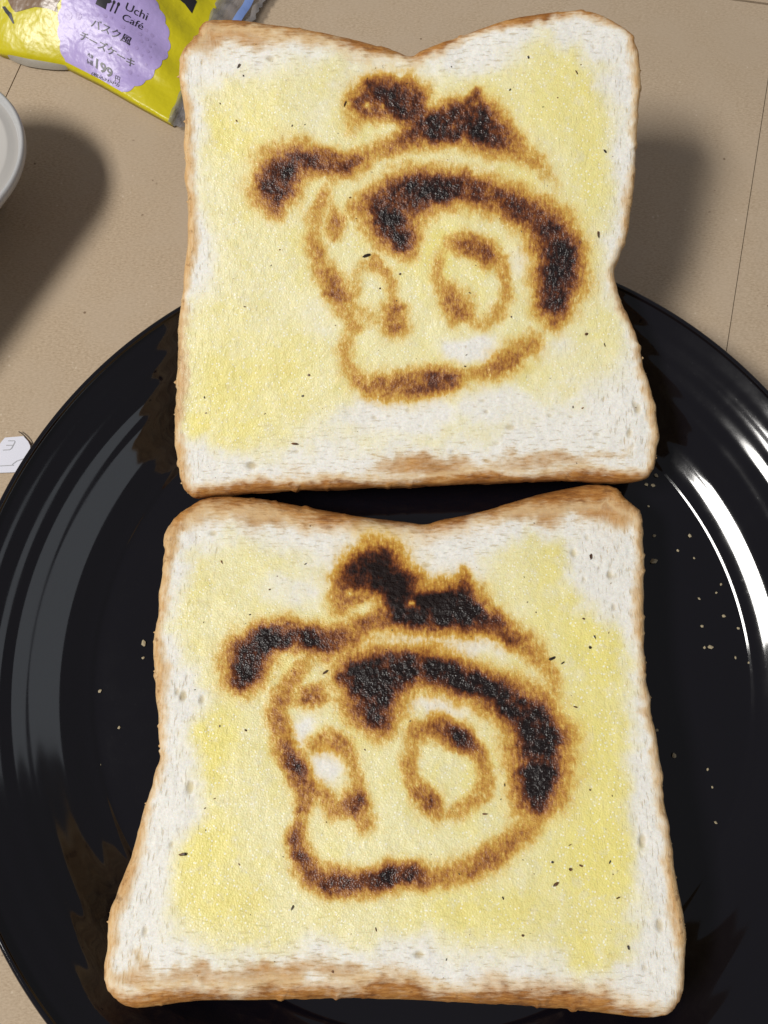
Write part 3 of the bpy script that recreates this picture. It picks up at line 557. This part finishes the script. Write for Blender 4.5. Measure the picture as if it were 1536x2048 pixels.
# ------------------------------------------------------------------ loose crumbs on the plate
CR = [[0.0969,0.0561,0.0157,0.00098],[0.0724,0.0576,0.006,0.00061],[0.0691,0.0547,0.006,0.00061],[0.0712,0.0544,0.006,0.00049],[0.0701,0.0386,0.006,0.00061],[0.0809,0.0386,0.006,0.00061],[0.0769,0.034,0.006,0.00037],[0.0816,0.0317,0.006,0.00037],[0.0694,0.0308,0.006,0.00085],[0.0903,0.0421,0.0067,0.00061],[0.0906,0.0277,0.006,0.00037],[0.0888,0.0238,0.006,0.00037],[0.0871,0.0213,0.006,0.00037],[0.0819,0.0196,0.006,0.00037],[0.0885,0.0145,0.006,0.00061],[0.0819,0.0115,0.006,0.00049],[0.0925,0.0108,0.006,0.00037],[0.0966,0.0095,0.0062,0.00037],[0.0838,0.0054,0.006,0.00061],[0.082,0.0052,0.006,0.00049],[0.0693,0.0478,0.006,0.00037],[0.0954,0.0033,0.006,0.00049],[0.0945,0.001,0.006,0.00049],[0.0908,0.0024,0.006,0.00037],[0.0705,-0.025,0.006,0.00085],[0.0663,-0.0179,0.006,0.00049],[0.0797,-0.0286,0.006,0.00037],[0.0805,-0.0333,0.006,0.00037],[0.0805,-0.0426,0.006,0.00037],[0.0681,-0.0871,0.0144,0.00061],[-0.1011,0.001,0.0074,0.00037],[-0.0923,-0.0071,0.006,0.00049],[-0.0859,-0.0172,0.006,0.00049],[-0.1016,-0.0228,0.009,0.00037],[-0.1015,-0.029,0.01,0.00049],[-0.0905,-0.0274,0.006,0.00037],[-0.09,-0.0548,0.0098,0.00049],[-0.0805,0.0023,0.006,0.00049],[-0.0807,0.0065,0.006,0.00073],[-0.0918,0.0376,0.0066,0.00037],[-0.0974,0.0151,0.0065,0.00037]]
random.seed(4)
protos = []
for v in range(5):
    bm = bmesh.new(); bmesh.ops.create_icosphere(bm, subdivisions=1, radius=1.0)
    for p in bm.verts: p.co *= random.uniform(0.6, 1.25)
    for p in bm.verts: p.co.z *= 0.6; p.co.x *= random.uniform(1.0, 1.15) + 0.25 * (v % 2)
    me = bpy.data.meshes.new('bread_crumb'); bm.to_mesh(me); bm.free(); me.materials.append(M_bit); protos.append(me)
for i, (x, y, z, r) in enumerate(CR):
    o = bpy.data.objects.new('bread_crumb', protos[i % 5]); C.objects.link(o)
    o.location = (x, y, z + 0.45 * r); o.scale = (r, r, r); o.rotation_euler = (0, 0, random.uniform(0, 6.28))
    tag(o, 'tiny pale bread crumb lying loose on the black plate', 'crumb', 'loose crumbs on the plate')

# ------------------------------------------------------------------ sweet's bag
ET = [[-0.07755,-0.0024],[-0.06741,0.00048],[-0.0544,0.00537],[-0.0393,0.00582],[-0.02378,0.0054],[0.0,0.00522]]
BT = [[0.00356,-0.00764],[0.01632,-0.01086],[0.03328,-0.01556],[0.05478,-0.02229]]
ETu = [p[0] for p in ET]; ETv = [p[1] for p in ET]; BTv = [p[0] for p in BT]; BTu = [p[1] for p in BT]
def edge_v(u): return np.interp(u, ETu, ETv)
def end_u(v): return np.interp(v, BTv, BTu) - np.maximum(0, v - BTv[-1]) * 0.05
def bag_h(u, v):
    v0 = edge_v(u); ub = end_u(v); a = np.clip((v - v0) / (0.112 - v0), 0, 1)
    e = sstep(0, 1, (ub - u) / 0.05) ** 0.7
    h = 0.003 + 0.022 * np.sin(np.pi * a) ** 0.85 * e * sstep(0, 1, (u + 0.15) / 0.035)
    w = (1 - e)
    h = h + w * 0.0011 * np.sin(v * 420 + 30 * u) * sstep(0.002, 0.012, v - v0) * sstep(0, .012, ub - u)
    h = h + 0.0007 * np.sin((u * 0.8 - v * 0.35) * 210) * sstep(-0.062, -0.075, u)
    h = h + 0.0013 * (fbm(np.asarray(u) * 75 + 3, np.asarray(v) * 55 + 8, 1, 3) - 0.5) * sstep(0.0, 0.006, v - v0)
    return h
BO = (-0.0810, 0.1790); bang = math.atan2(-0.52, 0.854)
bag = empty('snack_bag', (BO[0], BO[1], 0.0003), (0, 0, bang))
tag(bag, 'yellow plastic snack bag with scalloped lilac badge and price, behind the toast', 'bag')

def mat_film(name, col, rough=0.28):
    t = NT(name); co = t.co()
    n = t.noise(co, 90, 3, 0.6); n2 = t.noise(co, 420, 2)
    c = t.mix(t.maprange(n, 0.3, 0.7, 0, 0.16), col, tuple(x * 0.8 for x in col))
    return t.set(Base_Color=c, Roughness=rough, Specular_IOR_Level=0.5, Normal=t.bump(t.math('ADD', n, t.math('MULTIPLY', n2, 0.2)), 0.45, 0.0016))
M_yel = mat_film('yellow_film', (0.56, 0.485, 0.007), 0.33)
M_lil = mat_film('lilac_film', (0.40, 0.315, 0.61), 0.36)
M_dot = mat_film('lilac_dot', (0.37, 0.285, 0.55), 0.36)
M_ink = simple('black_ink', (0.012, 0.010, 0.014), 0.4)
M_wht = mat_film('white_film', (0.33, 0.30, 0.25), 0.45)
M_blu = mat_film('blue_film', (0.16, 0.24, 0.50), 0.25)
M_cake = mat_film('cake_window', (0.20, 0.125, 0.075), 0.3)
def mat_clear():
    t = NT('clear_film'); co = t.co()
    tr = t.n('ShaderNodeBsdfTransparent'); tr.inputs[0].default_value = (0.72, 0.72, 0.74, 1)
    mixn = t.n('ShaderNodeMixShader'); n = t.noise(co, 260, 3)
    t.set(Base_Color=(0.30, 0.28, 0.28), Roughness=0.18, Normal=t.bump(t.noise(t.mapping(co, (3, 0.6, 1)), 500, 2), 0.6, 0.001))
    t.put(mixn.inputs[0], t.maprange(n, 0.3, 0.7, 0.35, 0.6))
    t.t.links.new(tr.outputs[0], mixn.inputs[1]); t.t.links.new(t.b.outputs[0], mixn.inputs[2]); t.t.links.new(mixn.outputs[0], t.out.inputs[0])
    return t.m
M_clear = mat_clear()

def bag_pt(u, v, lift=0.0): return (u, v, float(bag_h(u, v)) + lift)
nu, nv = 150, 110
Vb = []; Fb = []
for j in range(nv + 1):
    a = j / nv
    for i in range(nu + 1):
        s = i / nu; u = -0.15 + s * 0.13
        for _ in range(4):
            v = float(edge_v(u)) + a * (0.112 - float(edge_v(u))); u = -0.15 + s * (float(end_u(v)) + 0.15)
        Vb.append(bag_pt(u, v))
for j in range(nv):
    for i in range(nu):
        k = j * (nu + 1) + i; Fb.append((k, k + 1, k + nu + 2, k + nu + 1))
base = len(Vb)
ring = [i for i in range(nu + 1)] + [j * (nu + 1) + nu for j in range(1, nv + 1)] + [nv * (nu + 1) + i for i in range(nu - 1, -1, -1)] + [j * (nu + 1) for j in range(nv - 1, 0, -1)]
for k in ring: Vb.append((Vb[k][0], Vb[k][1], 0.0004))
for i in range(len(ring)): Fb.append((ring[(i + 1) % len(ring)], ring[i], base + i, base + (i + 1) % len(ring)))
Fb.append(tuple(base + i for i in range(len(ring) - 1, -1, -1)))
mesh_obj('wrapper', Vb, Fb, M_yel, bag)

def surf_patch(name, pts, mat, lift, parent, cell=0.0007):
    # a flat print cut to an outline (in bag plane) and laid on the bag's curved film
    bm = bmesh.new()
    vs_ = [bm.verts.new((x, y, 0)) for x, y in pts]; bm.faces.new(vs_)
    bmesh.ops.triangulate(bm, faces=bm.faces[:])
    xs = [p[0] for p in pts]; ys = [p[1] for p in pts]
    st_ = max(cell, (max(xs) - min(xs)) / 26)
    for axis, lo, hi in ((0, min(xs), max(xs)), (1, min(ys), max(ys))):
        c = lo + st_
        while c < hi:
            co = (c, 0, 0) if axis == 0 else (0, c, 0); no = (1, 0, 0) if axis == 0 else (0, 1, 0)
            bmesh.ops.bisect_plane(bm, geom=bm.verts[:] + bm.edges[:] + bm.faces[:], plane_co=co, plane_no=no); c += st_
    for v in bm.verts: v.co.z = float(bag_h(v.co.x, v.co.y)) + lift
    bmesh.ops.recalc_face_normals(bm, faces=bm.faces)
    me = bpy.data.meshes.new(name); bm.to_mesh(me); bm.free()
    if len(me.polygons) and sum(p.normal.z for p in me.polygons) < 0: me.flip_normals()
    for p in me.polygons: p.use_smooth = True
    me.materials.append(mat); o = bpy.data.objects.new(name, me); C.objects.link(o); o.parent = parent
    return o
# badge
bc = (-0.0420, 0.0205); pts = []
for k in range(240):
    a = 2 * math.pi * k / 240; r = 0.0188 + 0.0008 * abs(math.cos(a * 13))
    pts.append((bc[0] + r * math.cos(a), max(bc[1] + r * math.sin(a), float(edge_v(bc[0] + r * math.cos(a))) + 0.0006)))
badge = surf_patch('badge', pts, M_lil, 0.00012, bag)
for x, y, r in [[-57.61,17.35,9],[-54.22,18.93,7],[-48.3,22.35,3.5],[-45.72,23.42,4],[-43.73,24.04,3.5],[-39.15,23.79,5],[-33.85,25.63,4.5],[-31.34,25.91,4],[-31.99,23.79,3.5],[-31.91,20.71,4],[-30.4,13.05,5],[-22.98,14.89,8],[-37.85,31.73,4],[-33.23,28.41,4],[-30.92,28.37,4],[-28.84,26.22,3],[-28.5,22.19,4],[-29.37,19.75,3],[-26.78,20.98,3],[-26.7,17.97,3],[-37.83,28.5,2],[-34.29,18.38,3],[-27.65,13.58,2.5],[-28.98,24.24,3]]:
    r = r * 0.00016
    if math.hypot(x / 1000 - bc[0], y / 1000 - bc[1]) + r > 0.0188: continue
    surf_patch('badge_dot', [(x / 1000 + r * math.cos(2 * math.pi * k / 20), y / 1000 + 0.9 * r * math.sin(2 * math.pi * k / 20)) for k in range(20)], M_dot, 0.00020, badge)

def text_on_bag(s, tri, name, bold=0.0, font=None):
    cu = bpy.data.curves.new(name, 'FONT'); cu.body = s; cu.size = 1; cu.offset = bold
    cu.resolution_u = 4
    to = bpy.data.objects.new(name, cu); C.objects.link(to)
    dg = bpy.context.evaluated_depsgraph_get(); me = bpy.data.meshes.new_from_object(to.evaluated_get(dg))
    bpy.data.objects.remove(to, do_unlink=True)
    n = len(me.vertices); co = np.empty(n * 3); me.vertices.foreach_get('co', co); co = co.reshape(-1, 3)
    mn, mx = co[:, :2].min(0), co[:, :2].max(0); q = (co[:, :2] - mn) / (mx - mn)
    b, e, t = [np.array(p) / 1000 for p in tri]
    uv = b + q[:, :1] * (e - b) + q[:, 1:] * (t - b)
    out = np.c_[uv, bag_h(uv[:, 0], uv[:, 1]) + 0.00028]
    me.vertices.foreach_set('co', out.ravel()); me.update(); me.name = name
    me.materials.clear(); me.materials.append(M_ink)
    o = bpy.data.objects.new(name, me); C.objects.link(o); o.parent = badge
    return o
TX = {"uchi":[[-41.61,29.13],[-34.56,30.95],[-41.88,31.57]],"cafe":[[-40.69,25.51],[-34.11,27.35],[-41.11,27.94]],"basque":[[-49.06,17.99],[-34.15,19.84],[-49.27,20.79]],"cheese":[[-51.32,13.26],[-30.16,14.73],[-51.51,15.88]],"p199":[[-42.12,8.39],[-35.12,8.05],[-42.97,11.05]],"yen":[[-33.73,7.84],[-31.89,7.99],[-34.32,9.72]],"tax":[[-43.06,6.08],[-31.48,6.84],[-43.06,7.16]],"hon":[[-46.52,10.12],[-44.0,10.14],[-46.62,11.26]],"kaku":[[-45.93,8.33],[-43.24,8.53],[-46.29,9.63]],"pot":[[-50.33,24.7],[-50.63,27.82],[-47.58,29.98],[-46.07,28.29],[-46.6,27.52],[-47.15,27.13],[-46.64,25.13]],"fork":[[-45.49,29.31],[-45.09,25.47]],"spoon":[[-44.01,29.71],[-43.56,25.83]],"blk":[[-32.9,46.09],[-29.71,46.38],[-26.51,45.57],[-27.37,50.22],[-29.88,50.83]],"win":[[-80.88,12.24],[-77.76,10.34],[-75.88,9.84],[-69.59,14.11],[-65.2,15.62],[-61.32,16.34],[-62.54,18.15],[-61.69,21.02]],"mark":[[-81.48,9.3],[-79.44,8.24],[-78.06,8.13],[-75.27,6.43]]}
for s, key, bold in (('Uchi', 'uchi', 0.0), ('Café', 'cafe', 0.0), ('バスク風', 'basque', 0.006), ('チーズケーキ', 'cheese', 0.012), ('199', 'p199', 0.025), ('円', 'yen', 0.0), ('(税込215円)', 'tax', 0.01), ('本体', 'hon', 0.015), ('価格', 'kaku', 0.015)):
    text_on_bag(s, TX[key], 'lettering', bold)
def mm(L): return [(p[0] / 1000, p[1] / 1000) for p in L]
surf_patch('pot_emblem', mm(TX['pot']), M_ink, 0.00026, badge)
def bar(name, a, b, w, head):
    a = Vector(a); b = Vector(b); d = (b - a).normalized(); n = Vector((-d.y, d.x))
    P = [b + n * w, b - n * w, a - n * w + d * head] + [a + d * head * 0.5 + (-n * math.cos(x) * w * 2.1 - d * math.sin(x) * head * 0.6) for x in [math.pi * k / 8 for k in range(9)]] + [a + n * w + d * head]
    surf_patch(name, [tuple(p) for p in P], M_ink, 0.00026, badge)
bar('fork_emblem', *mm(TX['fork']), 0.00022, 0.0012)
bar('spoon_emblem', *mm(TX['spoon']), 0.00022, 0.0012)
surf_patch('black_print', mm(TX['blk']), M_ink, 0.00015, bag)
surf_patch('clear_window', mm(TX['win']), M_cake, 0.00013, bag)
mk = [Vector(p) for p in mm(TX['mark'])]
surf_patch('black_mark', [tuple(p) for p in (mk[0], mk[0] + Vector((0.001, 0.0006)), mk[1] + Vector((0.0011, 0.0009)), mk[2] + Vector((0.0009, 0.0008)), mk[3] + Vector((0.0004, 0.0003)), mk[3], mk[2] - Vector((0.0003, 0.0002)), mk[1])], M_ink, 0.00015, bag)
# sealed end: clear film with a pinked edge, and a blue printed stripe
def seal_u(v): return float(np.interp(v, [0.0046, 0.0535, 0.0654, 0.112], [-0.0030, -0.0068, -0.0087, -0.0120]))
Vs = []; Fs = []; ns, mv = 14, 220
for j in range(mv + 1):
    v = 0.0044 + (0.112 - 0.0044) * j / mv; u0 = float(end_u(v)) - 0.0012; u1 = seal_u(v) + 0.0009 * (abs((v * 700) % 2 - 1) - 0.5)
    for i in range(ns + 1):
        s = i / ns; u = u0 + (u1 - u0) * s
        Vs.append((u, v, 0.0036 + 0.0012 * math.sin(s * 9 + v * 90) * math.sin(math.pi * min(1, s * 1.2)) * 0.6 + 0.0004 * math.sin(v * 900 + s * 4)))
for j in range(mv):
    for i in range(ns):
        k = j * (ns + 1) + i; Fs.append((k, k + 1, k + ns + 2, k + ns + 1))
mesh_obj('clear_seal', Vs, Fs, M_clear, bag)
Vs = []; Fs = []
for j in range(61):
    v = 0.050 + 0.06 * j / 60; u0 = seal_u(v) - 0.0062; u1 = seal_u(v) - 0.0030
    for s in (0, .5, 1): Vs.append((u0 + (u1 - u0) * s, v, 0.0049 + 0.0004 * math.sin(v * 500) + 0.0006 * s * (1 - s) * 4))
for j in range(60):
    for i in range(2): k = j * 3 + i; Fs.append((k, k + 1, k + 4, k + 3))
mesh_obj('blue_stripe', Vs, Fs, M_blu, bag)
# pale folded underside at the lower left
Vs = []; Fs = []
for j in range(31):
    u = -0.0750 + 0.021 * j / 30; v0 = float(edge_v(u)); w = 0.0015 * math.sin(math.pi * j / 30) ** 0.6
    Vs += [(u, v0 + 0.0005, 0.0032), (u, v0 - w * 0.6, 0.0022), (u, v0 - w, 0.0006)]
for j in range(30):
    for i in range(2): k = j * 3 + i; Fs.append((k, k + 1, k + 4, k + 3))
mesh_obj('bottom_fold', Vs, Fs, M_wht, bag)

# ------------------------------------------------------------------ oblong plastic container, mostly outside the frame
def mat_tub():
    t = NT('milky_plastic'); co = t.co(); n = t.noise(co, 60, 3)
    return t.set(Base_Color=t.mix(n, (0.40, 0.40, 0.40), (0.47, 0.465, 0.46)), Roughness=0.3, Specular_IOR_Level=0.4, Subsurface_Weight=0.15, Subsurface_Radius=(0.004, 0.004, 0.004))
M_tub = mat_tub()
c1 = Vector((-0.152, 0.155)); dirn = Vector((-0.48, -0.88)).normalized(); c2 = c1 + dirn * 0.062
tub = empty('plastic_container', ((c1.x + c2.x) / 2, (c1.y + c2.y) / 2, 0.0003), (0, 0, math.atan2(dirn.y, dirn.x)))
tag(tub, 'milky white plastic container with raised lip at the left edge', 'container')
def stadium(profile, name, close, mat):
    V = []; F = []; n = 48; hl = 0.031
    for r, z in profile:
        for k in range(n): a = -math.pi / 2 + math.pi * k / (n - 1); V.append((hl + r * math.cos(a), r * math.sin(a), z))
        for k in range(n): a = math.pi / 2 + math.pi * k / (n - 1); V.append((-hl + r * math.cos(a), r * math.sin(a), z))
    m = 2 * n
    for i in range(len(profile) - 1):
        for k in range(m): k2 = (k + 1) % m; F.append((i * m + k, i * m + k2, (i + 1) * m + k2, (i + 1) * m + k))
    if close: F.append(tuple((len(profile) - 1) * m + k for k in range(m)))
    return mesh_obj(name, V, F, mat, tub)
stadium([(0.004, 0.0), (0.0085, 0.0002), (0.0098, 0.0015), (0.0145, 0.010), (0.0215, 0.021), (0.0262, 0.0262)], 'tub', False, M_tub)
stadium([(0.0268, 0.0258), (0.0290, 0.0262), (0.0297, 0.0274), (0.0299, 0.0288), (0.0295, 0.0298), (0.0289, 0.0300), (0.0283, 0.0295), (0.0279, 0.0284), (0.0272, 0.0277)], 'lid_rim', False, M_tub)
M_lid = simple('milky_lid', (0.45, 0.43, 0.405), 0.28)
stadium([(0.0274, 0.0278), (0.0258, 0.0280), (0.0246, 0.0288), (0.0238, 0.0289), (0.0230, 0.0283), (0.012, 0.0280)], 'lid_panel', True, M_lid)

# ------------------------------------------------------------------ small paper tag by the plate and a dark curve standing for a shaded crack
M_tag = simple('tag_paper', (0.66, 0.66, 0.74), 0.6); M_gry = simple('grey_print', (0.36, 0.36, 0.38), 0.7)
tg = [(-0.1345, 0.0600), (-0.1347, 0.0671), (-0.1325, 0.0694), (-0.1309, 0.0718), (-0.1251, 0.0723), (-0.1227, 0.0698), (-0.1217, 0.0605)]
o = slab('paper_tag', tg, 0.0008, 0.0004, M_tag)
tag(o, 'small pale lilac paper tag with clipped corners beside the plate rim', 'tag')
def stroke(name, P, w, z, mat, parent=None, th=0.00005):
    V = []; F = []
    P = [Vector(p) for p in P]
    for i, p in enumerate(P):
        d = (P[min(i + 1, len(P) - 1)] - P[max(i - 1, 0)]).normalized(); n = Vector((-d.y, d.x)) * w
        V += [(p.x + n.x, p.y + n.y, z), (p.x - n.x, p.y - n.y, z)]
    for i in range(len(P) - 1): F.append((2 * i, 2 * i + 1, 2 * i + 3, 2 * i + 2))
    return mesh_obj(name, V, F, mat, parent, smooth=False)
for P in ([(-0.1297, 0.0707), (-0.1278, 0.0707), (-0.1275, 0.0704), (-0.1279, 0.0693), (-0.1284, 0.0681), (-0.1290, 0.0677), (-0.1310, 0.0676)], [(-0.1302, 0.0692), (-0.1280, 0.0692)], [(-0.1276, 0.0628), (-0.1262, 0.0640), (-0.1240, 0.0648)], [(-0.134, 0.0622), (-0.127, 0.0626)]):
    stroke('printed_mark', P, 0.00014, 0.00087 + 0.00003 * len(P) / 7, M_gry, o)
fb = [(-0.1266, 0.0737), (-0.1258, 0.0733), (-0.1246, 0.0723), (-0.1235, 0.0711), (-0.1228, 0.0699), (-0.1222, 0.0688)]
cu = bpy.data.curves.new('shade_curve', 'CURVE'); cu.dimensions = '3D'; cu.bevel_depth = 0.00016; cu.bevel_resolution = 2
sp_ = cu.splines.new('POLY'); sp_.points.add(len(fb) - 1)
for p, (x, y) in zip(sp_.points, fb): p.co = (x, y, 0.0011, 1)
to = bpy.data.objects.new('shade_curve', cu); C.objects.link(to)
dg = bpy.context.evaluated_depsgraph_get(); me = bpy.data.meshes.new_from_object(to.evaluated_get(dg)); bpy.data.objects.remove(to, do_unlink=True)
me.materials.clear(); me.materials.append(M_char)
to = bpy.data.objects.new('crack_shade', me); C.objects.link(to)  # thin dark tube in place of a shaded crack
tag(to, 'short dark curve standing for the shaded crack between the paper tag and plate', 'shade_curve')
